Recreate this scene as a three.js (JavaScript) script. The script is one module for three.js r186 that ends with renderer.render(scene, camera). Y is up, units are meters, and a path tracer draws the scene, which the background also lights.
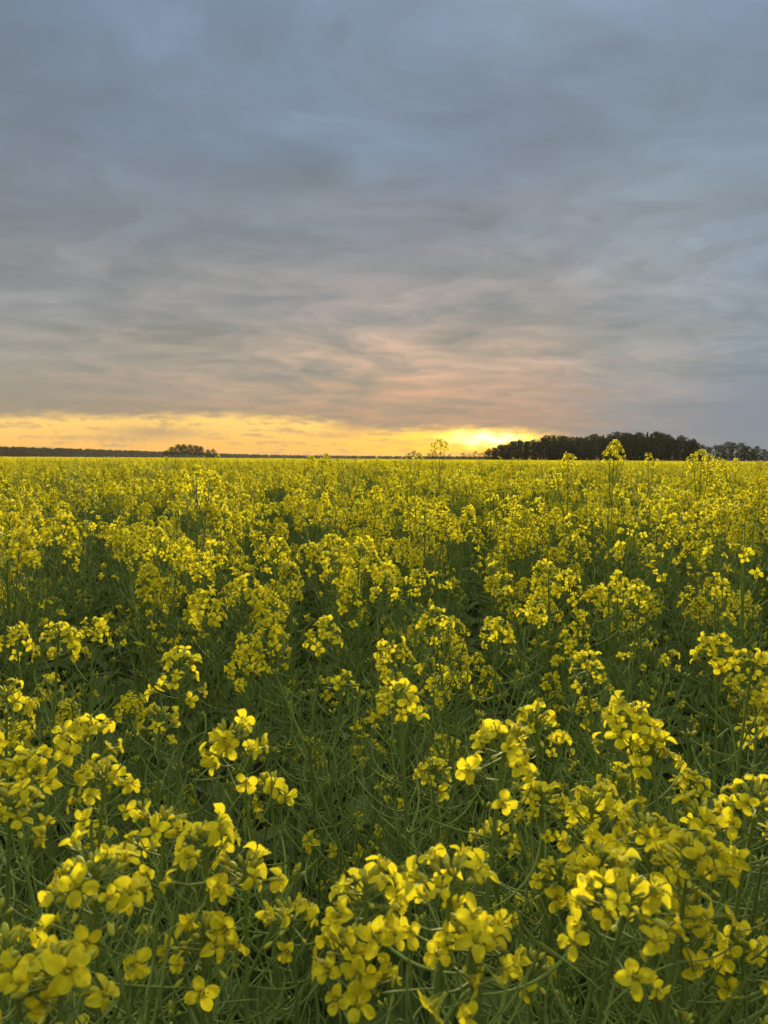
import * as THREE from 'three';
import { createNoise2D, createNoise3D } from 'simplex-noise';

// ---------------------------------------------------------------- camera, sky, sun, exposure
const RAD = Math.PI / 180;
const EYE = 1.45, FOV = 66, W = 768, H = 1024, FPX = H / 2 / Math.tan(FOV / 2 * RAD);
const scene = new THREE.Scene();
const camera = new THREE.PerspectiveCamera(FOV, W / H, 0.05, 9000);
camera.position.set(0, EYE, 0);
camera.focus = 1.15; camera.userData.fStop = 22;       // a small telephone lens, focused on the nearer flowers
camera.rotation.order = 'YXZ';
camera.rotation.set(-Math.atan(53 / FPX), 0, 0.36 * RAD);
camera.updateMatrixWorld(true);

const renderer = new THREE.WebGLRenderer({ antialias: true });
renderer.toneMapping = THREE.LinearToneMapping;
renderer.toneMappingExposure = 2.05;
renderer.shadowMap.enabled = true;

function rngOf(seed) {
  let a = seed >>> 0;
  return () => { a = (a + 0x6D2B79F5) | 0; let t = Math.imul(a ^ (a >>> 15), 1 | a); t = (t + Math.imul(t ^ (t >>> 7), 61 | t)) ^ t; return ((t ^ (t >>> 14)) >>> 0) / 4294967296; };
}
const lin = (c) => { c /= 255; return c <= 0.04045 ? c / 12.92 : Math.pow((c + 0.055) / 1.055, 2.4); };
const clamp = THREE.MathUtils.clamp, smooth = THREE.MathUtils.smoothstep, lerp = THREE.MathUtils.lerp;

const SUN_AZ = 7.4, SUN_EL = 1.5;                       // where the sun stands behind the cloud gap, degrees
// air and clouds only: a broken stratocumulus sheet, open along the western horizon
function makeSky() {
  const SW = 4096, SH = 2048, data = new Float32Array(SW * SH * 4);
  const n2 = createNoise2D(rngOf(11)), n2b = createNoise2D(rngOf(12)), n2c = createNoise2D(rngOf(13));
  const fbm = (n, x, y, oct) => { let s = 0, a = 0.5, f = 1; for (let i = 0; i < oct; i++) { s += a * n(x * f + i * 7.3, y * f - i * 3.1); a *= 0.5; f *= 2.03; } return s; };
  // colour of the cloud sheet by azimuth (columns) and elevation (rows), as the picture shows it up to the frame top; rows above brightened to light the crop
  const az = [-180, -60, -26, -10, 2, 10, 18, 26, 60, 180];
  const el = [0, 3.2, 4.6, 7, 11, 16, 22, 29, 45, 90];
  const T = [
    [[118,120,126],[130,124,120],[158,138,112],[166,140,112],[178,144,112],[176,142,116],[140,134,132],[124,129,138],[118,124,134],[118,120,126]],
    [[118,121,128],[130,126,122],[152,138,118],[160,139,118],[172,144,118],[170,142,120],[140,137,136],[124,131,141],[118,125,136],[118,121,128]],
    [[120,124,131],[130,128,126],[150,140,127],[166,147,128],[184,152,126],[178,149,128],[148,142,138],[128,134,143],[120,127,138],[120,124,131]],
    [[122,127,134],[130,131,132],[146,141,133],[160,147,134],[172,152,134],[172,152,136],[150,146,142],[130,138,147],[122,130,140],[122,127,134]],
    [[122,128,136],[128,132,137],[134,135,137],[142,139,138],[150,143,139],[150,144,141],[142,144,146],[130,139,149],[124,131,141],[122,128,136]],
    [[121,128,138],[122,129,138],[120,126,135],[124,129,137],[130,133,140],[132,136,143],[132,139,147],[127,137,149],[124,132,143],[121,128,138]],
    [[121,129,141],[119,128,140],[112,122,136],[114,125,141],[117,128,145],[121,131,147],[123,135,150],[123,135,152],[122,132,146],[121,129,141]],
    [[122,132,146],[119,130,145],[110,124,143],[116,130,149],[120,134,153],[123,137,154],[123,137,155],[122,137,157],[122,134,150],[122,132,146]],
    az.map(() => [202, 205, 206]),
    az.map(() => [242, 242, 238]),
  ].map((r) => r.map((c) => c.map(lin)));
  const seg = (a, v) => { let i = 0; while (i < a.length - 2 && v > a[i + 1]) i++; const t = clamp((v - a[i]) / (a[i + 1] - a[i]), 0, 1); return [i, t * t * (3 - 2 * t)]; };
  const out = [0, 0, 0];
  for (let row = 0; row < SH; row++) {
    const e = ((row + 0.5) / SH - 0.5) * 180, er = e * RAD, y = Math.sin(er), ch = Math.cos(er);
    for (let col = 0; col < SW; col++) {
      const k = (row * SW + col) * 4, ang = ((col + 0.5) / SW - 0.5) * 2 * Math.PI;
      const x = Math.cos(ang) * ch, z = Math.sin(ang) * ch;
      let a = Math.atan2(x, -z) / RAD;                  // 0 ahead, + to the north side
      if (e < -1) { out[0] = 0.07; out[1] = 0.07; out[2] = 0.04; } else {
        const ee = Math.max(e, 0);
        // the sheet, seen in perspective from below
        const q = 1 / (Math.max(y, 0) + 0.075), px = x * q, pz = z * q;
        const rx = px * 0.94 - pz * 0.34, rz = px * 0.34 + pz * 0.94, warp = fbm(n2c, rx * 0.5, rz * 0.5, 3);
        const broad = fbm(n2, rx * 0.55 + 3, rz * 0.62 + warp * 0.5, 5), mid = fbm(n2b, rx * 1.25 + warp * 0.8, rz * 1.25 + 5, 6), fine = fbm(n2c, rx * 3.4 + mid * 1.2, rz * 3.4 + warp * 1.5, 6);
        const wob = broad * 2.2;
        const [ie, te] = seg(el, ee + wob * smooth(ee, 6, 14)), [ia, ta] = seg(az, a + mid * 3);
        for (let c = 0; c < 3; c++) out[c] = [0.585, 0.605, 0.60][c] * lerp(lerp(T[ie][ia][c], T[ie][ia + 1][c], ta), lerp(T[ie + 1][ia][c], T[ie + 1][ia + 1][c], ta), te);
        // thicker and thinner cloud; warm underlight on the thin parts near the sun
        const amt = 0.20 * smooth(ee, 2.5, 8), d = broad * 0.8 + mid * 0.75 + fine * 0.42;
        const near = Math.exp(-(((a - 4) / 22) ** 2)) * Math.exp(-(((ee - 6) / 8) ** 2));
        const m = Math.exp(d * (amt + near * 0.10));
        out[0] *= m * (1 + near * 0.30 * clamp(d, -0.6, 0.8)); out[1] *= m * (1 + near * 0.07 * clamp(d, -0.6, 0.8)); out[2] *= m * (1 - 0.05 * near * d);
        const blue = clamp(mid + fine * 0.5, -0.5, 0.5) * 0.05 * smooth(ee, 8, 20);
        out[0] *= 1 - blue; out[2] *= 1 + blue;
        // the open strip under the sheet
        const edge = 3.1 - 0.8 * smooth(a, -9, 1) + 0.22 * n2(a * 0.09, 4) + 0.16 * fbm(n2b, a * 0.35, e * 1.5, 4) - 0.7 * smooth(a, 9.5, 14.5) - 0.35 * smooth(-a, 14, 26);
        const open = (1 - smooth(e + 0.25 * fbm(n2c, a * 0.5, e * 2.5, 4), edge - 0.6, edge + 0.3)) * (1 - smooth(a, 9.5, 15)) * smooth(a, -70, -40);
        if (open > 0) {
          const da = a - SUN_AZ, glow = Math.exp(-((da / 9) ** 2)), core = Math.exp(-((da / 2.2) ** 2) - (((e - SUN_EL + 0.2 * n2b(a * 0.6, 8)) / 0.42) ** 2)), wide = smooth(e, 0, 2.8);
          const s = [lerp(0.80, 0.86, wide) + glow * 0.30 + core * 2.6, lerp(0.40, 0.545, wide) + glow * 0.17 + core * 2.0, lerp(0.085, 0.155, wide) - glow * 0.05 + core * 0.75];
          // small clouds lying in the strip
          let cl = smooth(fbm(n2c, a * 0.22 + 9, e * 1.9, 5) + 0.22 * fbm(n2, a * 1.3, e * 5, 3), 0.10, 0.42) * 0.75;
          const blob = (ba, be, wa, we, s0) => { const r = ((a - ba) / wa) ** 2 + ((e - be + 0.12 * n2b(a * 1.3, e * 2)) / we) ** 2; return s0 * Math.exp(-r * 1.4); };
          cl = Math.max(cl, blob(-16.2, 1.75, 4.2, 0.55, 0.95), blob(-18.5, 1.3, 5, 0.3, 0.8), blob(-7.1, 2.05, 0.8, 0.2, 0.9), blob(-22.6, 2.55, 0.9, 0.22, 0.8), blob(-2.2, 2.3, 1.9, 0.55, 0.9), blob(-3.4, 1.7, 2.6, 0.3, 0.75), blob(3.8, 2.2, 1.0, 0.2, 0.6), blob(-24.8, 2.75, 1.0, 0.25, 0.9), blob(5.4, 1.05, 1.6, 0.13, 0.7), blob(9.2, 1.9, 1.5, 0.14, 0.8), blob(1.2, 1.2, 1.5, 0.16, 0.7));
          cl *= 1 - core * 0.4;
          const cc = [lerp(0.44, 0.70, glow), lerp(0.30, 0.38, glow), lerp(0.15, 0.10, glow)];
          for (let c = 0; c < 3; c++) out[c] = lerp(out[c], 0.64 * lerp(s[c], cc[c], clamp(cl, 0, 1)), open);
        }
      }
      data[k] = out[0]; data[k + 1] = out[1]; data[k + 2] = out[2]; data[k + 3] = 1;
    }
  }
  const t = new THREE.DataTexture(data, SW, SH, THREE.RGBAFormat, THREE.FloatType);
  t.mapping = THREE.EquirectangularReflectionMapping; t.magFilter = THREE.LinearFilter; t.needsUpdate = true;
  return t;
}
scene.background = makeSky();
scene.environment = scene.background;

const sun = new THREE.DirectionalLight(new THREE.Color().setRGB(1, 0.83, 0.56), 4.3);
{
  const a = SUN_AZ * RAD, e = 4.0 * RAD;                // centre of the bright gap, softened by the cloud round it
  sun.position.set(Math.sin(a) * Math.cos(e) * 60, Math.sin(e) * 60 + 1, -Math.cos(a) * Math.cos(e) * 60);
  sun.target.position.set(0, 1, 0);
  sun.castShadow = true; sun.shadow.radius = 22; sun.shadow.mapSize.set(4096, 4096);
  Object.assign(sun.shadow.camera, { left: -30, right: 30, top: 20, bottom: -20, near: 1, far: 160 });
  scene.add(sun, sun.target);
}
scene.fog = new THREE.FogExp2(new THREE.Color().setRGB(0.95, 0.82, 0.62), 0.00006);

// ---------------------------------------------------------------- helpers
const V = (x, y, z) => new THREE.Vector3(x, y, z);
const UP = V(0, 1, 0);
// the point that lies at horizontal distance d in the direction of a pixel
function ray(px, py) { return V((px - W / 2) / FPX, (H / 2 - py) / FPX, -1).applyMatrix4(new THREE.Matrix4().extractRotation(camera.matrixWorld)); }
function at(px, py, d) { const r = ray(px, py); return r.multiplyScalar(d / Math.hypot(r.x, r.z)).add(camera.position); }
function onGround(px, d) { const p = at(px, 458, d); p.y = 0; return p; }
const names = {};
function numbered(n) { const k = names[n] = (names[n] ?? -1) + 1; return k ? n + '_' + String(k).padStart(3, '0') : n; }
function shade(o) { o.traverse((c) => { if (c.isMesh) { c.castShadow = true; c.receiveShadow = true; } }); return o; }
function tag(o, label, category, group, kind) {
  Object.assign(o.userData, { label, category }); if (group) o.userData.group = group; if (kind) o.userData.kind = kind; return o;
}

// Collects triangles; slot k of the material array gets the triangles added with slot k
class Builder {
  constructor() { this.p = []; this.c = []; this.t = [[], [], [], []]; }
  get n() { return this.p.length / 3; }
  vert(x, y, z, c) { this.p.push(x, y, z); this.c.push(c[0], c[1], c[2]); return this.n - 1; }
  tri(s, a, b, c) { this.t[s].push(a, b, c); }
  quad(s, a, b, c, d) { this.t[s].push(a, b, c, a, c, d); }
  tube(pts, rad, sides, slot, col, cap = true) {
    const up = V(0, 0, 0), t = V(0, 0, 0), u = V(0, 0, 0), v = V(0, 0, 0); let prev = -1;
    for (let i = 0; i < pts.length; i++) {
      t.subVectors(pts[Math.min(i + 1, pts.length - 1)], pts[Math.max(i - 1, 0)]).normalize();
      up.set(0.3, 0.1, 0.95); if (Math.abs(t.dot(up)) > 0.9) up.set(1, 0, 0);
      u.crossVectors(up, t).normalize(); v.crossVectors(t, u);
      const base = this.n;
      for (let k = 0; k < sides; k++) { const f = k / sides * 2 * Math.PI, cx = Math.cos(f) * rad[i], sx = Math.sin(f) * rad[i]; this.vert(pts[i].x + u.x * cx + v.x * sx, pts[i].y + u.y * cx + v.y * sx, pts[i].z + u.z * cx + v.z * sx, col); }
      if (prev >= 0) for (let k = 0; k < sides; k++) { const k2 = (k + 1) % sides; this.quad(slot, prev + k, prev + k2, base + k2, base + k); }
      prev = base;
    }
    if (cap) { const q = pts[pts.length - 1], e = this.vert(q.x, q.y, q.z, col); for (let k = 0; k < sides; k++) this.tri(slot, prev + k, prev + (k + 1) % sides, e); }
  }
  add(b, m, tint = [1, 1, 1]) {
    const o = this.n, e = m.elements, p = b.p, c = b.c;
    for (let i = 0; i < p.length; i += 3) {
      const x = p[i], y = p[i + 1], z = p[i + 2];
      this.p.push(e[0] * x + e[4] * y + e[8] * z + e[12], e[1] * x + e[5] * y + e[9] * z + e[13], e[2] * x + e[6] * y + e[10] * z + e[14]);
      this.c.push(c[i] * tint[0], c[i + 1] * tint[1], c[i + 2] * tint[2]);
    }
    for (let s = 0; s < 4; s++) { const a = b.t[s], d = this.t[s]; for (let i = 0; i < a.length; i++) d.push(a[i] + o); }
  }
  build(materials) {
    const g = new THREE.BufferGeometry(), idx = [], used = [];
    g.setAttribute('position', new THREE.Float32BufferAttribute(this.p, 3));
    g.setAttribute('color', new THREE.Float32BufferAttribute(this.c, 3));
    for (let s = 0; s < 4; s++) if (this.t[s].length) { g.addGroup(idx.length, this.t[s].length, used.length); used.push(materials[s]); for (const i of this.t[s]) idx.push(i); }
    g.setIndex(idx); g.computeVertexNormals();
    g.userData.mats = used.length === 1 ? used[0] : used;
    if (used.length === 1) g.clearGroups();
    return g;
  }
}
function meshOf(name, g) { const m = new THREE.Mesh(g, g.userData.mats); m.name = name; return m; }

// ---------------------------------------------------------------- materials (slots: green, petal, leaf, bud)
const phys = (o) => new THREE.MeshPhysicalMaterial({ vertexColors: true, side: THREE.DoubleSide, ...o });
const M_GREEN = phys({ name: 'stem and pod', roughness: 0.7, specularIntensity: 0.25 });
const M_PETAL = phys({ name: 'petal', roughness: 1.0, transmission: 0.5, thickness: 0, specularIntensity: 0.25, ior: 1.35 });
const M_LEAF = phys({ name: 'leaf', roughness: 0.85, transmission: 0.25, thickness: 0, specularIntensity: 0.4, ior: 1.4 });
const M_BUD = phys({ name: 'bud', roughness: 0.7, specularIntensity: 0.4 });
const MATS = [M_GREEN, M_PETAL, M_LEAF, M_BUD];
const GREEN = [0.195, 0.260, 0.050], PODC = [0.220, 0.290, 0.062], YEL = [0.87, 0.765, 0.024], LEAFC = [0.122, 0.170, 0.035], BUDC = [0.46, 0.46, 0.05];
const vary = (c, r, k) => { const s = 1 + (r() - 0.5) * k; return [c[0] * s * (1 + (r() - 0.5) * k * 0.4), c[1] * s, c[2] * s * (1 + (r() - 0.5) * k * 0.6)]; };

// ---------------------------------------------------------------- pieces of a rapeseed plant
// a cross-shaped flower, axis +y, at its pedicel's end; detail 2 near, 1 middle, 0 far
function flowerPiece(seed, detail) {
  const r = rngOf(seed), b = new Builder();
  const openness = 0.05 + r() * 0.95, L = 0.0066 + r() * 0.0018, wmax = 0.0025 + r() * 0.0007, wilt = r() < 0.4 ? 0.9 : 0.25;
  const turn = r() * 6.28;
  for (let i = 0; i < 4; i++) {
    const phi = turn + (i + 0.5 + (r() - 0.5) * 0.30) * Math.PI / 2, cf = Math.cos(phi), sf = Math.sin(phi), col = vary(YEL, r, 0.16);
    const ns = detail === 2 ? 6 : detail === 1 ? 3 : 1, nt = detail === 2 ? 4 : detail === 1 ? 2 : 1;
    const tilt = openness + (r() - 0.5) * 0.6, twist = (r() - 0.5) * wilt * 2.2, curl = 0.1 + r() * 0.7, cup = (r() - 0.3) * 1.3, mottle = detail === 2 ? 0.16 : 0, skew = (r() - 0.5) * 0.0012, len = L * (0.92 + r() * 0.16);
    const rows = [];
    for (let s = 0; s <= ns; s++) {
      const q = s / ns, row = [];
      const ww = detail === 0 ? (s ? wmax * 1.05 : wmax * 0.3) : wmax * (0.22 + 0.78 * smooth(q, 0.05, 0.6)) * Math.sqrt(Math.max(0.04, 1 - Math.pow(Math.max(q - 0.60, 0) / 0.415, 2)));
      const bend = tilt * smooth(q, 0.1, 0.6) * 1.05 + curl * q * q, rr = 0.0012 + len * (q < 0.3 ? q * 0.6 : 0.18 + (q - 0.3) * 1.12) * Math.min(1, Math.sin(Math.min(bend + 0.25, 1.57)) + 0.15);
      const yy = 0.0030 + len * 0.55 * q * Math.cos(Math.min(bend, 2.0)) + 0.0022 * Math.sin(Math.min(q / 0.35, 1) * 1.57) - 0.0030 * wilt * q * q * 2;
      for (let t = 0; t <= nt; t++) {
        const w = (t / nt * 2 - 1), off = w * ww, lift = Math.pow(Math.abs(w), 1.3) * ww * cup + Math.sin(w * 3.8 + i * 2 + q * 3.5) * ww * 0.42 * q + w * ww * twist;
        const jit = detail === 2 && s === ns ? (r() - 0.5) * 0.0006 - (t === 2 ? 0.0005 : 0) : 0;
        const mt = 1 + (r() - 0.5) * mottle, o2 = off + skew * q; row.push(b.vert(cf * (rr + jit) - sf * o2, yy + lift, sf * (rr + jit) + cf * o2, [col[0] * mt, col[1] * mt, col[2]]));
      }
      rows.push(row);
    }
    for (let s = 0; s < ns; s++) for (let t = 0; t < nt; t++) b.quad(1, rows[s][t], rows[s][t + 1], rows[s + 1][t + 1], rows[s + 1][t]);
  }
  if (detail > 0) {
    const k = detail === 2 ? 6 : 3, sy = vary([0.62, 0.52, 0.05], r, 0.2);
    for (let i = 0; i < k; i++) {   // stamens and pistil
      const f = i / k * 6.283 + r(), s = 0.0018 + r() * 0.0010, h = 0.0060 + r() * 0.0018;
      b.tube([V(0, 0.001, 0), V(Math.cos(f) * s, h * 0.75, Math.sin(f) * s), V(Math.cos(f) * s * 1.3, h, Math.sin(f) * s * 1.3)], detail === 2 ? [0.00022, 0.0003, 0.00055] : [0.0003, 0.0003, 0.0007], 3, 3, sy);
    }
    b.tube([V(0, -0.0005, 0), V(0, 0.0025, 0), V(0, 0.0078, 0)], [0.0011, 0.0009, 0.0005], 4, 3, vary(BUDC, r, 0.1));
    for (let i = 0; i < 4; i++) {   // sepals
      const f = turn + i * 1.571, c = Math.cos(f), s = Math.sin(f), col = vary([0.36, 0.38, 0.05], r, 0.15);
      const a = b.vert(c * 0.001, 0, s * 0.001, col), p1 = b.vert(c * 0.0022 - s * 0.001, 0.003, s * 0.0022 + c * 0.001, col), p2 = b.vert(c * 0.0022 + s * 0.001, 0.003, s * 0.0022 - c * 0.001, col), e = b.vert(c * 0.0034, 0.0058, s * 0.0034, col);
      b.tri(3, a, p1, p2); b.tri(3, p1, e, p2);
    }
  }
  return b;
}
// a pod on its stalk, rooted at the origin, leaving along +y and bending towards +z; one unit long
function podPiece(seed, detail) {
  const r = rngOf(seed), b = new Builder(), n = detail === 2 ? 9 : detail === 1 ? 6 : 3, pts = [], rad = [], bend = 0.6 + r() * 1.5, ped = 0.26 + r() * 0.1, side = (r() - 0.5) * 0.7;
  let x = 0, y = 0, z = 0, th = 0, ps = 0;
  for (let i = 0; i <= n; i++) {
    const q = i / n; pts.push(V(x, y, z));
    rad.push(q < ped * 0.9 ? 0.0085 : q > 0.93 ? 0.006 : 0.0098 + 0.0042 * Math.sin(clamp((q - ped) / (0.93 - ped), 0, 1) * Math.PI) + (detail === 2 ? r() * 0.002 : 0));
    th += bend / n * (0.5 + q); ps += side / n * 2;
    y += Math.cos(th) / n; z += Math.sin(th) / n * Math.cos(ps); x += Math.sin(ps) / n * 0.8;
  }
  b.tube(pts, rad, detail === 2 ? 5 : 3, 0, vary(PODC, r, 0.18));
  return b;
}
function budPiece(seed, detail) {
  const r = rngOf(seed), b = new Builder(), c = vary(BUDC, r, 0.3), n = detail === 2 ? 5 : 3;
  b.tube(detail === 2 ? [V(0, 0, 0), V(0, 0.0018, 0), V(0, 0.004, 0), V(0, 0.0062, 0), V(0, 0.0072, 0)] : [V(0, 0, 0), V(0, 0.0030, 0), V(0, 0.0068, 0)], detail === 2 ? [0.0005, 0.0014, 0.0018, 0.0013, 0.0005] : [0.0006, 0.0018, 0.0005], n, 3, c);
  return b;
}
// a lance-shaped blade from the origin along +z, arching; one unit long
function leafPiece(seed, detail) {
  const r = rngOf(seed), b = new Builder(), ns = detail ? 7 : 3, nt = detail ? 4 : 2, col = vary(LEAFC, r, 0.25), droop = 0.25 + r() * 0.7, rows = [], wv = r() * 6;
  for (let s = 0; s <= ns; s++) {
    const q = s / ns, w = 0.015 + 0.17 * Math.pow(Math.sin(Math.min(1, q * 0.93 + 0.05) * Math.PI), 0.75) * (1 - q * 0.35), row = [];
    for (let t = 0; t <= nt; t++) { const u = t / nt * 2 - 1; row.push(b.vert(u * w, 0.35 * q - droop * q * q * 0.6 + Math.abs(u) * w * 0.35 + Math.sin(q * 11 + wv + u) * 0.012, q * (1 - 0.15 * droop * q), col)); }
    rows.push(row);
  }
  for (let s = 0; s < ns; s++) for (let t = 0; t < nt; t++) b.quad(2, rows[s][t], rows[s][t + 1], rows[s + 1][t + 1], rows[s + 1][t]);
  return b;
}
const many = (f, seed, n) => [0, 1, 2].map((d) => Array.from({ length: n }, (_, i) => f(seed + i * 17, d)));
const FLOWER = many(flowerPiece, 100, 9), POD = many(podPiece, 300, 8), BUD = many(budPiece, 500, 3), LEAF = many(leafPiece, 700, 5);
const shared = new Map();   // built geometries of the near pieces, shared by all plants
const built = (b) => { if (!shared.has(b)) shared.set(b, b.build(MATS)); return shared.get(b); };

const _q = new THREE.Quaternion(), _q2 = new THREE.Quaternion();
function placed(p, dir, spin, scale) {
  _q.setFromUnitVectors(UP, dir); _q2.setFromAxisAngle(UP, spin);
  return { p: p.clone(), q: _q.clone().multiply(_q2), s: scale };
}
const matrixOf = (o) => new THREE.Matrix4().compose(o.p, o.q, V(o.s, o.s, o.s));

// Layout of a raceme: axis points a[] from below to the tip, flowers open near the tip, pods below them
function raceme(r, axis, opt) {
  const R = { axis, flowers: [], pods: [], buds: [], stalks: [] };
  const len = []; let total = 0; for (let i = 1; i < axis.length; i++) { len.push(axis[i].distanceTo(axis[i - 1])); total += len[i - 1]; }
  const pos = (s) => { let d = total - s; for (let i = 0; i < len.length; i++) { if (d <= len[i] || i === len.length - 1) { const t = axis[i + 1].clone().sub(axis[i]); return [axis[i].clone().addScaledVector(t, clamp(d / len[i], 0, 1)), t.normalize()]; } d -= len[i]; } };
  let phi = r() * 6.28; const out = V(0, 0, 0), u = V(0, 0, 0), v = V(0, 0, 0);
  const dirAt = (t, ang) => { u.set(0.2, 0.1, 1).cross(t).normalize(); v.crossVectors(t, u); out.copy(u).multiplyScalar(Math.cos(phi)).addScaledVector(v, Math.sin(phi)); return t.clone().multiplyScalar(Math.cos(ang)).addScaledVector(out, Math.sin(ang)).normalize(); };
  const size = opt.size ?? 1, nf = Math.round(opt.flowers * (opt.more ?? 1.25)), zone = (opt.zone ?? 0.05) * size;
  for (let i = 0; i < nf; i++) {
    phi += 2.4 + (r() - 0.5) * 0.7; const q = (i + r() * 0.8) / nf, [p, t] = pos(0.004 + q * zone);
    const ang = lerp(0.75, 1.45, q) + (r() - 0.5) * 0.5, d = dirAt(t, ang), l = lerp(0.008, 0.018, Math.sqrt(q)) * size * (0.8 + r() * 0.4), e = p.clone().addScaledVector(d, l);
    e.y += 0.15 * l; R.stalks.push([p, p.clone().lerp(e, 0.55).add(V(0, -0.0012, 0)), e]);
    const face = d.clone().multiplyScalar(1.0).add(V((r() - 0.5) * 1.1, 0.15 + (r() - 0.5) * 1.0, (r() - 0.5) * 1.1)).normalize();
    R.flowers.push({ ...placed(e, face, r() * 6.28, (0.74 + r() * 0.46) * (opt.fscale ?? 1.12)), v: Math.floor(r() * 9) });
  }
  for (let i = 0; i < (opt.buds ?? 9); i++) {
    phi += 2.4; const [p, t] = pos(i * 0.0006), d = dirAt(t, 0.25 + i * 0.09 + r() * 0.25), e = p.clone().addScaledVector(d, 0.004 + i * 0.0006);
    R.stalks.push([p, e]); R.buds.push({ ...placed(e, d, 0, 0.5 + r() * 0.42), v: Math.floor(r() * 3) });
  }
  const np = opt.pods ?? 16, pz = Math.min(opt.podZone ?? 0.16, total - zone - 0.01);
  for (let i = 0; i < np; i++) {
    phi += 2.4 + (r() - 0.5) * 0.6; const q = (i + r() * 0.7) / np, [p, t] = pos(zone * 0.9 + q * pz), d = dirAt(t, 1.25 + (r() - 0.5) * 0.8);
    // turned so that it bends back up along the axis
    const o = placed(p, d, 0, lerp(0.028, 0.064, Math.min(1, q * 1.8)) * (0.75 + r() * 0.5)), want = t.clone().addScaledVector(d, -t.dot(d)).normalize().applyQuaternion(o.q.clone().invert());
    o.q.multiply(_q2.setFromAxisAngle(UP, Math.atan2(want.x, want.z) + (r() - 0.5) * 1.3));
    R.pods.push({ ...o, v: Math.floor(r() * 8) });
  }
  return R;
}
// heads: [{p: tip, dir: direction the head points, ...raceme options}]; the tallest one ends the main stem
function layPlant(r, heads, base, leaves = 5) {
  heads = heads.slice().sort((a, b) => b.p.y - a.p.y);
  const P = { stems: [], racemes: [], leaves: [] };
  const curve = (a, b, da, db, n) => { const c = new THREE.CubicBezierCurve3(a, a.clone().add(da), b.clone().sub(db), b); return c.getPoints(n); };
  const top = heads[0], L = top.p.distanceTo(base);
  const main = curve(base, top.p, V((r() - 0.5) * 0.06, L * 0.4, (r() - 0.5) * 0.06), top.dir.clone().multiplyScalar(L * 0.22), 22);
  const along = (pts, y) => { for (let i = 1; i < pts.length; i++) if (pts[i].y >= y) return i; return pts.length - 1; };
  const stemR = (0.0034 + r() * 0.0014) * Math.min(1, L / 1.1), sc = vary(GREEN, r, 0.2);
  const rads = (n, a, b) => Array.from({ length: n }, (_, i) => lerp(a, b, Math.pow(i / (n - 1), 0.8)));
  const cut = (pts, amount) => { let d = 0, i = pts.length - 1; while (i > 1 && d < amount) { d += pts[i].distanceTo(pts[i - 1]); i--; } return i; };
  const put = (pts, opt, r0, name) => {
    const zone = (opt.podZone ?? 0.16) + (opt.zone ?? 0.05) + 0.02, k = cut(pts, zone), rr = rads(pts.length, r0, 0.0011);
    P.stems.push({ pts: pts.slice(0, k + 1), rad: rr.slice(0, k + 1), name, col: sc });
    const R = raceme(r, pts.slice(k), opt); R.rad = rr.slice(k); R.col = sc; P.racemes.push(R);
  };
  put(main, top, stemR, 'stem');
  heads.slice(1).forEach((h, i) => {
    const drop = h.drop ?? 0.16 + 0.22 * r() + h.p.distanceTo(V(top.p.x, h.p.y, top.p.z)) * 0.8, y0 = clamp(h.p.y - drop, 0.18, top.p.y - 0.08), k = along(main, y0), s = main[k], l = h.p.distanceTo(s);
    const od = h.p.clone().sub(s); od.y = 0; od.normalize();
    put(curve(s, h.p, od.multiplyScalar(l * 0.16).add(V(0, l * 0.34, 0)), h.dir.clone().multiplyScalar(l * 0.38), 12), h, stemR * (0.36 + r() * 0.2), 'branch');
    if (r() < 0.7 && s.y < 0.95) P.leaves.push({ p: s.clone(), yaw: Math.atan2(od.x, od.z) + (r() - 0.5), pitch: -0.3 - r() * 0.5, s: 0.03 + r() * 0.045, v: Math.floor(r() * 5) });
  });
  for (let i = 0; i < leaves; i++) { const k = along(main, lerp(0.2, Math.min(1.0, top.p.y - 0.25), r())); P.leaves.push({ p: main[k].clone(), yaw: r() * 6.28, pitch: -0.35 + r() * 0.5, s: 0.04 + r() * 0.07, v: Math.floor(r() * 5) }); }
  for (let i = 0; i < leaves * 2; i++) { const k = along(main, 0.12 + r() * 0.55); P.leaves.push({ p: main[k].clone(), yaw: r() * 6.28, pitch: -0.2 + r() * 0.45, s: 0.12 + r() * 0.11, v: Math.floor(r() * 5) }); }
  for (const l of P.leaves) l.q = new THREE.Quaternion().setFromEuler(new THREE.Euler(l.pitch, l.yaw, 0, 'YXZ'));
  return P;
}
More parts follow.
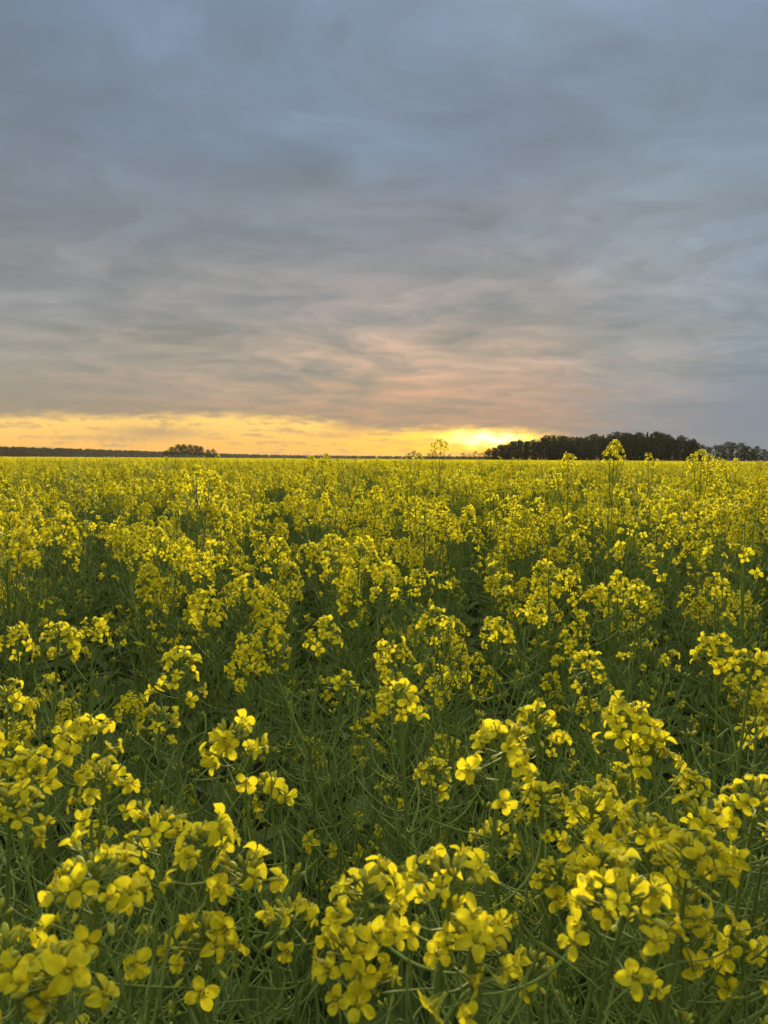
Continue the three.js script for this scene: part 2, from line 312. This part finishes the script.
// bare stalks of a raceme; with everything else when whole
function racemeBuilder(R, detail, whole) {
  const b = new Builder(), s = detail === 2 ? 5 : 3;
  b.tube(R.axis, R.rad, s, 0, R.col);
  const podK = detail === 0 ? 2 : 1;
  if (detail > 0) for (const k of R.stalks) b.tube(k, k.length === 3 ? [0.0007, 0.00055, 0.0007] : [0.0006, 0.0006], 3, 0, PODC, false);
  R.buds.forEach((o, i) => { if (detail > 0 || i % 3 === 0) b.add(BUD[detail][o.v], matrixOf(detail ? o : { ...o, s: o.s * 1.6 })); });
  if (whole) {
    for (const o of R.flowers) b.add(FLOWER[detail][o.v], matrixOf(o));
    R.pods.forEach((o, i) => { if (i % podK === 0) b.add(POD[detail][o.v], matrixOf(o)); });
  }
  return b;
}
function wholeBuilder(P, detail) {
  const b = new Builder(), I = new THREE.Matrix4();
  for (const s of P.stems) { const st = detail ? 1 : 4, pts = s.pts.filter((_, i) => i % st === 0 || i === s.pts.length - 1), rad = s.rad.filter((_, i) => i % st === 0 || i === s.pts.length - 1); if (pts.length > 1) b.tube(pts, rad, detail ? 4 : 3, 0, s.col, false); }
  for (const R of P.racemes) b.add(racemeBuilder(R, detail, true), I);
  for (const l of P.leaves) b.add(LEAF[detail ? 1 : 0][l.v], matrixOf(l));
  return b;
}
// a plant as a thing: stem, branch, leaf and raceme are parts; near ones have each flower and pod as a sub-part
function plantThing(name, P, detail) {
  const g = new THREE.Group(); g.name = numbered(name); scene.add(g);
  for (const s of P.stems) { if (s.pts.length < 2) continue; const b = new Builder(); b.tube(s.pts, s.rad, detail === 2 ? 7 : 4, 0, s.col, false); g.add(meshOf(s.name, b.build(MATS))); }
  for (const l of P.leaves) { const m = meshOf('leaf', built(LEAF[1][l.v])); m.position.copy(l.p); m.quaternion.copy(l.q); m.scale.setScalar(l.s); g.add(m); }
  for (const R of P.racemes) {
    const m = meshOf('raceme', racemeBuilder(R, detail, detail < 2).build(MATS)); g.add(m);
    if (detail === 2) for (const [list, kind, name] of [[R.flowers, FLOWER, 'flower'], [R.pods, POD, 'seed_pod']])
      for (const o of list) { const f = meshOf(name, built(kind[2][o.v])); f.position.copy(o.p); f.quaternion.copy(o.q); f.scale.setScalar(o.s); m.add(f); }
  }
  return shade(g);
}

// ---------------------------------------------------------------- setting: ground
{
  const n = createNoise2D(rngOf(5)), S = 512, px = new Uint8Array(S * S * 4);
  for (let y = 0; y < S; y++) for (let x = 0; x < S; x++) {
    const a = x / S * 6.283, c = y / S * 6.283, f = (k, o) => n(Math.cos(a) * k + Math.cos(c) * k * 1.7 + o, Math.sin(a) * k + Math.sin(c) * k * 1.7 - o);
    const v = 0.5 + 0.25 * f(2, 1) + 0.18 * f(7, 4) + 0.14 * f(21, 9), k = (y * S + x) * 4;
    px[k] = 58 + 38 * v; px[k + 1] = 48 + 30 * v; px[k + 2] = 32 + 20 * v; px[k + 3] = 255;
  }
  const tex = new THREE.DataTexture(px, S, S); tex.colorSpace = THREE.SRGBColorSpace; tex.magFilter = THREE.LinearFilter; tex.wrapS = tex.wrapT = THREE.RepeatWrapping; tex.needsUpdate = true;
  const bump = tex.clone(); bump.colorSpace = THREE.NoColorSpace; bump.needsUpdate = true;
  const g = new THREE.PlaneGeometry(7600, 7600, 1, 1).rotateX(-Math.PI / 2), uv = g.attributes.uv, p = g.attributes.position;
  for (let i = 0; i < uv.count; i++) uv.setXY(i, p.getX(i) / 1.5, p.getZ(i) / 1.5);
  const m = new THREE.Mesh(g, new THREE.MeshStandardMaterial({ map: tex, bumpMap: bump, bumpScale: 0.03, roughness: 1 }));
  m.name = 'ground'; tag(m, 'bare brown soil under the rapeseed crop', 'ground', null, 'structure'); scene.add(shade(m));
}

// ---------------------------------------------------------------- rapeseed plants at the field edge, each flower built
const HEADS = [   // picture place, height under the eye, spread, number of open flowers
  [365, 935, .215, 1.25, 15], [350, 985, .235, 1.0, 11], [452, 925, .20, 1.2, 16], [470, 975, .215, 1.0, 12], [205, 880, .215, 1.15, 14], [245, 905, .225, 1.0, 11], [165, 855, .22, 1.0, 10],
  [95, 925, .20, 1.35, 16], [60, 1012, .21, 1.0, 11], [12, 838, .21, 1.1, 12], [10, 995, .21, 1.0, 9], [628, 945, .20, 1.25, 15], [690, 895, .215, 1.2, 15], [645, 865, .225, 1.15, 14],
  [590, 835, .225, 1.1, 13], [700, 850, .22, 1.1, 12], [757, 835, .195, 1.1, 12], [505, 775, .165, 1.05, 13], [535, 742, .205, 1.0, 13], [628, 742, .185, 1.1, 14], [650, 770, .20, .9, 8], [395, 718, .20, 1.0, 11],
  [392, 668, .20, 1.0, 12], [432, 632, .19, 1.0, 11], [326, 643, .20, 1.0, 13], [180, 685, .20, 1.2, 16], [160, 735, .23, .9, 8], [228, 765, .19, 1.05, 13], [85, 762, .20, 1.25, 15], [105, 805, .215, 1.1, 12],
  [8, 720, .20, 1.1, 13], [715, 662, .19, 1.1, 15], [752, 685, .19, 1.1, 13], [585, 676, .21, .85, 9], [535, 620, .20, 1.0, 13], [385, 592, .19, 1.1, 14], [418, 588, .19, 1.1, 14], [290, 580, .20, 1.1, 15],
  [60, 650, .20, 1.1, 14], [95, 640, .21, 1.0, 12], [432, 785, .26, .8, 8], [500, 640, .21, .9, 10], [640, 605, .2, 1.0, 12], [205, 965, .25, .85, 8], [290, 935, .28, .75, 6], [740, 975, .28, .9, 8],
  [690, 795, .27, .7, 6], [530, 985, .30, .7, 6], [490, 855, .26, .8, 8], [560, 895, .27, .8, 8], [345, 690, .24, .6, 4], [15, 650, .2, 1, 12], [270, 800, .23, .6, 5], [25, 780, .23, .8, 8], [455, 690, .26, .8, 8], [590, 720, .26, .8, 8],
  [540, 820, .25, 1.0, 11], [620, 810, .24, 1.0, 11], [680, 940, .25, 1.0, 10], [600, 890, .24, 1.0, 11],
].map(([px, py, h, size, flowers]) => {
  const r0 = ray(px, py), d = h * Math.hypot(r0.x, r0.z) / -r0.y;
  const p = at(px, py, d); p.y += 0.018 * size; return { p, size, flowers, d };
});
{
  const r = rngOf(77), left = HEADS.slice();
  const GROUP = 'flowering rapeseed plants at the field edge';
  const LABEL = { 1: 'rapeseed plant at the field edge with a single head of open yellow flowers', 2: 'rapeseed plant at the field edge with two heads of open yellow flowers', 3: 'rapeseed plant at the field edge with three crowded heads of yellow flowers' };
  const plant = (heads, extra) => {
    const c = heads.reduce((a, h) => a.add(h.p), V(0, 0, 0)).divideScalar(heads.length);
    const base = V(c.x + (r() - 0.5) * 0.14, 0, Math.min(c.z - 0.02 + (r() - 0.5) * 0.10, -0.22));
    const hs = heads.map((h) => ({ p: h.p.clone(), dir: h.p.clone().sub(base).setY(0).clampLength(0, 0.5).multiplyScalar(0.4).add(V((r() - 0.5) * 0.35, 1, (r() - 0.5) * 0.35 + 0.08)).normalize(), size: h.size * 0.86, more: 1.0, fscale: 0.9, flowers: h.flowers, zone: 0.016 + 0.014 * h.size, pods: 18 + Math.floor(r() * 10), podZone: 0.14 + r() * 0.12, buds: 12 + Math.floor(r() * 8) }));
    for (let i = 0; i < extra; i++) {   // lower side shoots, past flowering
      const a = r() * 6.28, q = 0.05 + r() * 0.12, p = V(c.x + Math.cos(a) * q, c.y - 0.03 - r() * 0.16, c.z + Math.sin(a) * q * 0.8); if (Math.hypot(p.x, p.z) < 0.36 || p.z > -0.3) continue;
      hs.push({ p, dir: V(Math.cos(a) * 0.5, 1, Math.sin(a) * 0.5).normalize(), flowers: r() < 0.18 ? 2 + Math.floor(r() * 3) : 0, size: 0.7, zone: 0.03, pods: 22 + Math.floor(r() * 10), podZone: 0.20 + r() * 0.12, buds: 4 });
    }
    for (const h of hs) h.p.sub(base);
    const g = plantThing('rapeseed_plant', layPlant(r, hs, V(0, 0, 0), 4), 2); g.position.copy(base);
    tag(g, LABEL[heads.length], 'plant', GROUP);
  };
  while (left.length) {
    const h = left.shift(), mates = [h];
    for (let i = 0; i < left.length && mates.length < 3;) if (Math.hypot(left[i].p.x - h.p.x, left[i].p.z - h.p.z) < 0.075) mates.push(left.splice(i, 1)[0]); else i++;
    plant(mates, 3 + Math.floor(r() * 2));
  }
}

// ---------------------------------------------------------------- the rest of the crop
function randomHeads(r, topY, kind) {   // kind 0: full bloom, 1: sparse bloom, 2: pods only
  const hs = [], n = kind === 2 ? 5 : 5 + Math.floor(r() * 3);
  for (let i = 0; i < n; i++) {
    const low = kind !== 2 && i > 3 && r() < 0.6, a = i * 2.4 + r(), q = i === 0 ? 0.02 * r() : low ? 0.07 + r() * 0.12 : 0.03 + r() * 0.075, y = topY - (i === 0 ? 0 : low ? 0.10 + r() * 0.18 : r() * 0.10), fl = kind === 2 || low ? Math.floor(r() * (kind === 2 ? 1 : 4)) : kind === 1 ? Math.floor(r() * 9) : 10 + Math.floor(r() * 9);
    hs.push({ p: V(Math.cos(a) * q, y, Math.sin(a) * q), dir: V(Math.cos(a) * 0.4 * q / 0.1, 1, Math.sin(a) * 0.4 * q / 0.1).normalize(), flowers: fl, size: 0.75 + r() * 0.5, zone: 0.03 + r() * 0.035, pods: 18 + Math.floor(r() * 10), podZone: 0.15 + r() * 0.14, buds: 7 });
  }
  return hs;
}
const KINDS = [0, 0, 0, 0, 0, 1, 1, 2, 0, 0], PLANS = KINDS.map((k, i) => { const r = rngOf(900 + i * 31); return layPlant(r, randomHeads(r, 1.22, k), V(0, 0, 0), 5); });
const KLABEL = ['with many full yellow flower heads', 'with sparse, thinning yellow flower heads', 'past flowering, bare green pods and stalks only'];
const KGROUP = ['in full bloom', 'in thin bloom', 'past flowering'];
const lookOf = (s) => [(s.s > 1.05 ? 'tall' : s.s < 0.93 ? 'short' : 'middle-height'), (Math.hypot(s.tx, s.tz) > 0.055 ? 'leaning' : 'upright')];

// places of the plants: a jittered grid, thinner where the picture shows the crop gape
const spots = [];
{
  const r = rngOf(4242), n = createNoise2D(rngOf(6));
  for (let z = -0.36, k = 0; z > -26; z -= k) {
    const step = k = z > -1.5 ? 0.13 : 0.20, half = Math.max(1.6, -z * 0.72 + 0.9);
    for (let x = -half; x < half; x += step) {
      const X = x + (r() - 0.5) * step * 0.9, Z = z + (r() - 0.5) * step * 0.9, d = Math.hypot(X, Z), inView = Math.abs(X) < -Z * 0.50 + 0.12;
      const u = r(), g = (r() + r() + r() - 1.5) * 0.14 + n(X * 0.55, Z * 0.55) * 0.04, yaw = r() * 6.28, w = r(), tx = (r() - 0.5) * 0.14, tz = (r() - 0.5) * 0.14;
      if (d < 0.5) continue;
      let kind = w < (d > 3 ? 0.64 : 0.74) ? 0 : w < 0.91 ? 1 : 2, top = 1.235 + clamp(g, -0.25, 0.11) + (d > 1.9 && (u * 131) % 1 < 0.11 ? 0.05 + 0.11 * w : 0);
      if (inView && d < 1.35) { kind = w < 0.38 ? 1 : 2; if (d > 0.9 && u < 0.16) { kind = 0; top -= 0.02; } else top = 1.09 + g * 0.9 - (kind === 2 ? 0 : 0.04) - 0.12 * (1 - smooth(d, 0.5, 0.9)); }   // between the plants laid out above
      else if (d < 2.4 && kind === 0 && u < 0.22) kind = 1;
      const list = KINDS.map((k, i) => [k, i]).filter(([k]) => k === kind).map(([, i]) => i);
      spots.push({ X, Z, d, yaw, tx, tz, kind, plan: list[Math.floor(u * 997) % list.length], s: top / 1.22, inView });
    }
  }
}
const seen = spots.filter((s) => s.inView && s.Z < 0).sort((a, b) => a.d - b.d).slice(0, 258), single = new Set(seen);
const protos = [];
for (const s of seen) {
  let g;
  if (!protos[s.plan]) { g = protos[s.plan] = plantThing('rapeseed_plant', PLANS[s.plan], 1); } else { g = protos[s.plan].clone(); g.name = numbered('rapeseed_plant'); scene.add(g); }
  g.position.set(s.X, 0, s.Z); g.rotation.set(s.tx, s.yaw, s.tz); g.scale.setScalar(s.s);
  const [high, lean] = lookOf(s); tag(g, `${high}, ${lean} rapeseed plant within the crop ${KLABEL[s.kind]}`, 'plant', `${high} ${lean} rapeseed plants ${KGROUP[s.kind]}`);
}
// tall plants whose tops stand out against the sky or the wood
{
  const r = rngOf(31);
  const tall = [
    [613, 444, 2.7, [[0, 0, 12], [.022, -.012, 9], [-.018, -.022, 8]], 'tall rapeseed plant with a yellow head rising in front of the dark wood'],
    [704, 452, 2.9, [[0, 0, 12], [-.035, -.018, 9], [.02, -.02, 10]], 'tall rapeseed plant with a broad yellow head before the end of the wood'],
    [440, 441, 4.0, [[0, 0, 8], [-.028, -.014, 6], [.028, -.012, 7]], 'tall thin rapeseed plant with few-flowered head against the bright sunset sky', 0],
    [415, 452, 4.2, [[0, 0, 4], [-.03, -.012, 3], [.03, -.015, 4]], 'spindly rapeseed plant with small heads touching the sunset horizon beside a bush', 0],
    [567, 456, 2.4, [[0, 0, 14], [-.03, -.06, 7], [.04, -.07, 8], [-.05, -.05, 5]], 'many-branched rapeseed plant with a rounded yellow head over the wood edge'],
    [648, 455, 4.4, [[0, 0, 8], [.03, -.03, 6]], 'slender rapeseed plant with a small pale head before the middle of the wood'],
    [738, 461, 3.6, [[0, 0, 9], [-.10, 0, 9], [-.05, -.004, 8]], 'flat-topped rapeseed plant with spread yellow heads before the separate round trees'],
    [490, 492, 2.2, [[0, 0, 7], [.05, -.03, 6], [-.06, -.05, 6], [.02, -.06, 4]], 'rapeseed plant with long bare pod stalks below its small heads under the sunset glow'],
    [408, 473, 3.2, [[0, 0, 5], [.05, -.03, 5], [-.06, -.03, 5]], 'rapeseed plant with long bare pod stalks beside the spindly tall ones'],
  ];
  for (const [px, py, d, hs, label] of tall) {
    const c = at(px, py, d), base = V(c.x + (r() - 0.5) * 0.1, 0, c.z - 0.04);
    const heads = hs.map(([dx, dy, f]) => ({ p: V(c.x + dx, c.y + dy, c.z + (r() - 0.5) * 0.05).sub(base), dir: V(dx * 6, 1, (r() - 0.5) * 0.3).normalize(), flowers: f, size: 0.95, zone: 0.04, pods: 3, podZone: 0.06, buds: 9, drop: 0.16 + r() * 0.06 }));
    for (let i = 0; i < (py < 455 ? 0 : 2); i++) { const a = r() * 6.28; heads.push({ p: V(c.x + Math.cos(a) * 0.09, c.y - 0.14 - r() * 0.12, c.z + Math.sin(a) * 0.09).sub(base), dir: V(Math.cos(a) * 0.4, 1, Math.sin(a) * 0.4).normalize(), flowers: 6 + Math.floor(r() * 7), size: 0.9, pods: 14, podZone: 0.15, buds: 7 }); }
    const g = plantThing('rapeseed_plant', layPlant(r, heads, V(0, 0, 0), 4), 1); g.position.copy(base);
    tag(g, label, 'plant');
  }
}
// beyond those the crop is one mass that reaches the woods
{
  const field = new THREE.Group(); field.name = 'rapeseed_crop'; scene.add(field);
  tag(field, 'dense yellow flowering rapeseed crop stretching to the horizon woods', 'crop', null, 'stuff');
  const m4 = new THREE.Matrix4(), q = new THREE.Quaternion(), col = new THREE.Color();
  const instanced = (geo, list) => {
    const im = new THREE.InstancedMesh(geo, geo.userData.mats, list.length); im.name = 'crop_mass'; im.userData.kind = 'stuff';
    list.forEach((o, i) => { q.setFromEuler(new THREE.Euler(o.tx ?? 0, o.yaw, o.tz ?? 0)); im.setMatrixAt(i, m4.compose(V(o.X, 0, o.Z), q, V(o.s, o.sy ?? o.s, o.s))); const t = 0.9 + 0.2 * ((i * 0.618) % 1); im.setColorAt(i, col.setRGB(t, t, t)); });
    field.add(shade(im));
  };
  PLANS.forEach((P, i) => instanced(wholeBuilder(P, 1).build(MATS), spots.filter((s) => s.plan === i && !single.has(s))));
  // coarser squares of crop farther out
  const patch = (seed, size, perM2, detail) => {
    const r = rngOf(seed), b = new Builder(), n = Math.round(size * size * perM2), m = new THREE.Matrix4();
    for (let i = 0; i < n; i++) {
      const k = Math.floor(r() * PLANS.length), s = 1 + (r() + r() + r() - 1.5) * 0.11;
      m.compose(V((r() - 0.5) * size, 0, (r() - 0.5) * size), q.setFromEuler(new THREE.Euler((r() - 0.5) * 0.12, r() * 6.28, (r() - 0.5) * 0.12)), V(s, s, s));
      b.add(detail[k], m);
    }
    return b.build(MATS);
  };
  const low = PLANS.map((P) => wholeBuilder(P, 0));
  const far = PLANS.map((P, i) => { const r = rngOf(60 + i), b = new Builder(); for (const R of P.racemes) { const t = R.axis[R.axis.length - 1]; if (R.flowers.length > 2) for (let k = 0; k < (i % 2 ? 2 : 3); k++) { const c = vary(YEL, r, 0.2), o = V((r() - 0.5) * 0.05, -0.03 + (r() - 0.5) * 0.05, (r() - 0.5) * 0.05).add(t), d = V(r() - 0.5, r() - 0.2, r() - 0.5).normalize().multiplyScalar(0.02), e = V(-d.z, d.x, d.y).multiplyScalar(1); b.quad(1, b.vert(o.x - d.x, o.y - d.y, o.z - d.z, c), b.vert(o.x + e.x, o.y + e.y, o.z + e.z, c), b.vert(o.x + d.x, o.y + d.y, o.z + d.z, c), b.vert(o.x - e.x, o.y - e.y, o.z - e.z, c)); } b.tube([V(t.x * 0.3, 0.3, t.z * 0.3), V(t.x, t.y - 0.04, t.z)], [0.03, 0.012], 3, 0, PODC, false); } return b; });
  const rings = [[24.5, 75, 1.3, [1, 2, 3], 24, low], [75, 900, 7, [4, 5], 13, far]];
  for (const [d0, d1, size, seeds, dens, kind] of rings) {
    const geos = seeds.map((s) => patch(s * 91, size, dens, kind)), lists = seeds.map(() => []), r = rngOf(size * 100);
    for (let z = -d0 * 0.6; z > -d1; z -= size) for (let x = Math.floor(-d1 * 0.75 / size) * size; x < d1 * 0.75; x += size) {
      const d = Math.hypot(x, z); const u = r(), v = r(); if (d < d0 || d > d1 || Math.abs(x) > -z * 0.72 + 2 || (d < 45 && z > -26.2 && Math.abs(x) < Math.max(1.6, -z * 0.72 + 0.9))) continue;
      lists[Math.floor(u * seeds.length)].push({ X: x, Z: z, yaw: Math.floor(v * 4) * Math.PI / 2, s: 1, sy: 0.97 + r() * 0.06 + 0.03 * Math.sin(x * 0.05 + z * 0.031) * Math.sin(z * 0.043 - x * 0.02) });
    }
    geos.forEach((g, i) => instanced(g, lists[i]));
  }
}

// ---------------------------------------------------------------- trees along the horizon
const M_NEEDLE = phys({ name: 'foliage', roughness: 0.9, transmission: 0.2, thickness: 0, specularIntensity: 0.2 });
const M_BARK = phys({ name: 'bark', roughness: 0.95 });
const TMATS = [M_BARK, M_NEEDLE, M_NEEDLE, M_BARK];
function leafCloud(b, r, c, rad, n, size, col) {
  for (let i = 0; i < n; i++) {
    const t = r() * 6.283, u = r() * 2 - 1, k = Math.cbrt(0.25 + 0.75 * r()), s = Math.sqrt(1 - u * u), o = V(c.x + Math.cos(t) * s * k * rad.x, c.y + u * k * rad.y, c.z + Math.sin(t) * s * k * rad.z);
    const d = V(r() - 0.5, r() - 0.5, r() - 0.5).normalize().multiplyScalar(size * (0.6 + r() * 0.8)), e = V(r() - 0.5, r() - 0.5, r() - 0.5).cross(d).normalize().multiplyScalar(size * (0.4 + r() * 0.5)), cc = vary(col, r, 0.4);
    b.quad(1, b.vert(o.x - d.x, o.y - d.y, o.z - d.z, cc), b.vert(o.x + e.x, o.y + e.y, o.z + e.z, cc), b.vert(o.x + d.x, o.y + d.y, o.z + d.z, cc), b.vert(o.x - e.x, o.y - e.y, o.z - e.z, cc));
  }
}
const BARK = [0.06, 0.05, 0.04];
function treeThing(name, seed, kind) {   // about 1 unit = 1 m; broad 14 m, spruce 18 m, pine 17 m
  const r = rngOf(seed), trunk = new Builder(), crown = new Builder(), g = new THREE.Group();
  if (kind === 'spruce') {
    trunk.tube([V(0, 0, 0), V(0.05, 9, 0), V(0, 17.6, 0)], [0.26, 0.16, 0.03], 7, 0, BARK);
    const col = vary([0.035, 0.055, 0.026], r, 0.2);
    for (let y = 1.6; y < 17.4; y += 0.62) {
      const R = (17.9 - y) * (0.17 + r() * 0.05) + 0.15, k = 4 + Math.floor(R * 2.2), ph = r() * 6;
      for (let i = 0; i < k; i++) { const a = ph + i / k * 6.28 + (r() - 0.5) * 0.5, q = R * (0.75 + r() * 0.4), e = V(Math.cos(a) * q, y - q * 0.28, Math.sin(a) * q); trunk.tube([V(0, y, 0), e], [0.04, 0.01], 3, 0, BARK, false); leafCloud(crown, r, V(e.x * 0.62, (y + e.y) / 2, e.z * 0.62), V(q * 0.45, 0.4, q * 0.45), 10, 0.34, col); }
    }
    leafCloud(crown, r, V(0, 17.2, 0), V(0.25, 0.8, 0.25), 14, 0.25, col);
  } else {
    const pine = kind === 'pine', top = pine ? 16 : 13.2, bole = pine ? 8.5 : kind === 'bush' ? 0.6 : kind === 'high' ? 5.2 : 2.6;
    const lx = (r() - 0.5) * 1.2, lz = (r() - 0.5) * 1.2, pts = [0, 0.3, 0.6, 0.9].map((q) => V(lx * q * q, q * top, lz * q * q));
    trunk.tube(pts, pine ? [0.3, 0.24, 0.17, 0.06] : [0.34, 0.24, 0.15, 0.05], 7, 0, BARK);
    const n = pine ? 13 : kind === 'bush' ? 10 : 20, col = vary(pine ? [0.04, 0.058, 0.028] : [0.05, 0.078, 0.026], r, 0.25), wide = pine ? 2.6 : kind === 'bush' ? 5.2 : 4.3;
    for (let i = 0; i < n; i++) {
      const q = (i + r()) / n, y = lerp(bole, top, q), a = i * 2.4 + r(), R = wide * Math.sqrt(Math.max(0.05, Math.sin(Math.PI * clamp(0.18 + q * 0.78, 0, 1)))) * (0.35 + r() * 0.6), s = V(lx * q * q * 0.8, Math.max(bole * 0.8, y - 1.6), lz * q * q * 0.8), e = V(lx * q * q + Math.cos(a) * R, y, lz * q * q + Math.sin(a) * R);
      trunk.tube([s, s.clone().lerp(e, 0.5).add(V(0, -0.25, 0)), e], [0.12, 0.08, 0.03], 4, 0, BARK, false);
      const rr = (pine ? 1.15 : 1.55) * (0.75 + r() * 0.55); leafCloud(crown, r, e, V(rr * 1.15, rr * 0.85, rr * 1.15), pine ? 85 : 95, 0.30, col);
    }
    leafCloud(crown, r, V(lx * 0.8, top, lz * 0.8), V(1.3, 1.2, 1.3), 80, 0.28, col);
  }
  g.add(meshOf('trunk', trunk.build(TMATS)), meshOf('crown', crown.build(TMATS)));
  g.name = name; return shade(g);
}
const TREES = {};
function tree(name, kind, seed, pos, height, yaw, label, group) {
  const key = kind + seed, first = !TREES[key]; const g = first ? (TREES[key] = treeThing(name, seed, kind)) : TREES[key].clone();
  g.name = numbered(name); g.position.copy(pos); g.rotation.set(0, yaw, 0);
  const own = kind === 'spruce' ? 18 : kind === 'pine' ? 17.2 : 14.4, s = height / own; g.scale.set(s * (kind === 'bush' ? 1.25 : 1), s, s * (kind === 'bush' ? 1.25 : 1));
  scene.add(g); tag(g, label, 'tree', group); return g;
}
{
  const r = rngOf(2024), D = 600, k = D / FPX;
  // the dark wood: an edge of mixed trees with spruces and pines among them
  const prof = [[484, 8], [490, 13], [500, 17], [515, 20], [535, 22], [560, 23], [585, 24.5], [612, 26], [640, 26], [662, 26], [680, 23], [694, 19], [700, 16]];
  const hAt = (x) => { for (let i = 1; i < prof.length; i++) if (x <= prof[i][0]) return lerp(prof[i - 1][1], prof[i][1], (x - prof[i - 1][0]) / (prof[i][0] - prof[i - 1][0])); return prof[prof.length - 1][1]; };
  for (let x = 489; x < 702; x += 5) tree('small_tree', 'bush', 1 + Math.floor(r() * 2), onGround(x, D + 34 + r() * 8), Math.min(11, hAt(x) * 0.8 + 1) * k, r() * 6.28, 'low bushy tree filling the foot of the long wood', 'low trees in the long wood');
  for (let rowN = 0; rowN < 3; rowN++) for (let x = 486 + rowN * 3 + r() * 2; x < 701; x += 5.6 + r() * 2.2) {
    const u = r(), kind = u < 0.24 ? 'spruce' : u < 0.42 ? 'pine' : 'broad', d = D + rowN * 9 + r() * 6, h = Math.max(3.5, hAt(x) * k * (0.80 + r() * 0.32) + 1.3), p = onGround(x, d);
    tree({ spruce: 'spruce_tree', pine: 'pine_tree', broad: 'broadleaf_tree' }[kind], kind, Math.floor(r() * 3) + 1, p, h, r() * 6.28,
      { spruce: 'dark pointed spruce tree in the long wood beside the sunset', pine: 'dark open-topped pine tree in the long wood beside the sunset', broad: 'dark rounded broadleaf tree in the long wood beside the sunset' }[kind], 'trees of the long dark wood');
  }
  // low scrub where the wood drops away, then a separate stand of round trees
  for (const [x, h] of [[697, 18], [702, 16], [707, 14.5], [711, 14], [716, 16]]) tree('small_tree', 'bush', 1 + Math.floor(r() * 2), onGround(x, D + 30), h * k + 1.3, r() * 6.28, 'low bushy tree in the gap between the wood and the round trees', 'low trees in the gap');
  for (const [x, h] of [[720, 16], [727, 19], [733, 18], [741, 18.5], [748, 15], [757, 15], [764, 12], [771, 12], [780, 15], [790, 18], [800, 16], [745, 14], [753, 12]]) tree('round_tree', 'broad', 1 + Math.floor(r() * 3), onGround(x, D + 20 + r() * 14), h * k + 1.3, r() * 6.28, 'dark round-crowned tree in the stand beyond the end of the wood', 'round trees beyond the wood');
  for (let x = 718; x < 800; x += 6) tree('small_tree', 'bush', 1 + Math.floor(r() * 2), onGround(x, D + 45), 9 * k, r() * 6.28, 'low bushy tree under the stand of round trees', 'low trees under the round trees');
  // the lone copse on the other side of the sun
  for (const [x, h, d] of [[166, 8, 0], [172, 12, 3], [178, 14.5, 0], [184, 15, 6], [190, 14.5, 1], [196, 14, 5], [201, 12.5, 0], [208, 9.5, 3], [213, 10, 0]]) tree('copse_tree', h > 11 ? 'high' : 'broad', 4 + Math.floor(r() * 3), onGround(x, 700 + d * 3), h * 700 / FPX * 0.92 + 1.3, r() * 6.28, h > 11 ? 'tall tree with bare lower trunk in the lone copse on the flat horizon' : 'short tree at the edge of the lone copse on the flat horizon', 'trees of the lone copse');
  // scrub under the sun
  for (const [x, h] of [[408, 7], [413, 9], [419, 8], [429, 8], [434, 10], [441, 9], [449, 6], [456, 5], [463, 8], [469, 7], [475, 10], [481, 8]]) tree('sunlit_bush', 'bush', 3 + Math.floor(r() * 2), onGround(x, 640 + r() * 30), h * 640 / FPX * 0.95 + 0.9, r() * 6.28, 'small bushy tree on the horizon right under the setting sun', 'bushy trees under the setting sun');
  // the far, thin line of woods: reads as one mass
  const proto = treeThing('far', 8, 'broad'), b = new Builder(), far = new THREE.Group(); far.name = 'distant_wood'; scene.add(far);
  tag(far, 'thin far line of woods along the flat horizon beside the copse', 'wood', null, 'stuff');
  const crownGeo = proto.children[1].geometry, trunkGeo = proto.children[0].geometry, list = [], m4 = new THREE.Matrix4(), q = new THREE.Quaternion();
  for (let i = 0; i < 1500; i++) { const t = Math.pow(r(), 0.8), x = lerp(-60, 520, t), d = lerp(1250, 2600, smooth(x, -60, 300)) + r() * 60, p = onGround(x, d), h = (lerp(9.5, 3.4, smooth(x, -40, 330)) * (0.82 + r() * 0.3)) * d / FPX, s = h / 14.4; list.push(m4.clone().compose(p, q.setFromAxisAngle(UP, r() * 6.28), V(s * 1.3, s, s * 1.3))); }
  for (const geo of [crownGeo, trunkGeo]) { const im = new THREE.InstancedMesh(geo, geo.userData.mats, list.length); im.name = 'tree_mass'; im.userData.kind = 'stuff'; list.forEach((m, i) => im.setMatrixAt(i, m)); far.add(shade(im)); }
}

renderer.render(scene, camera);
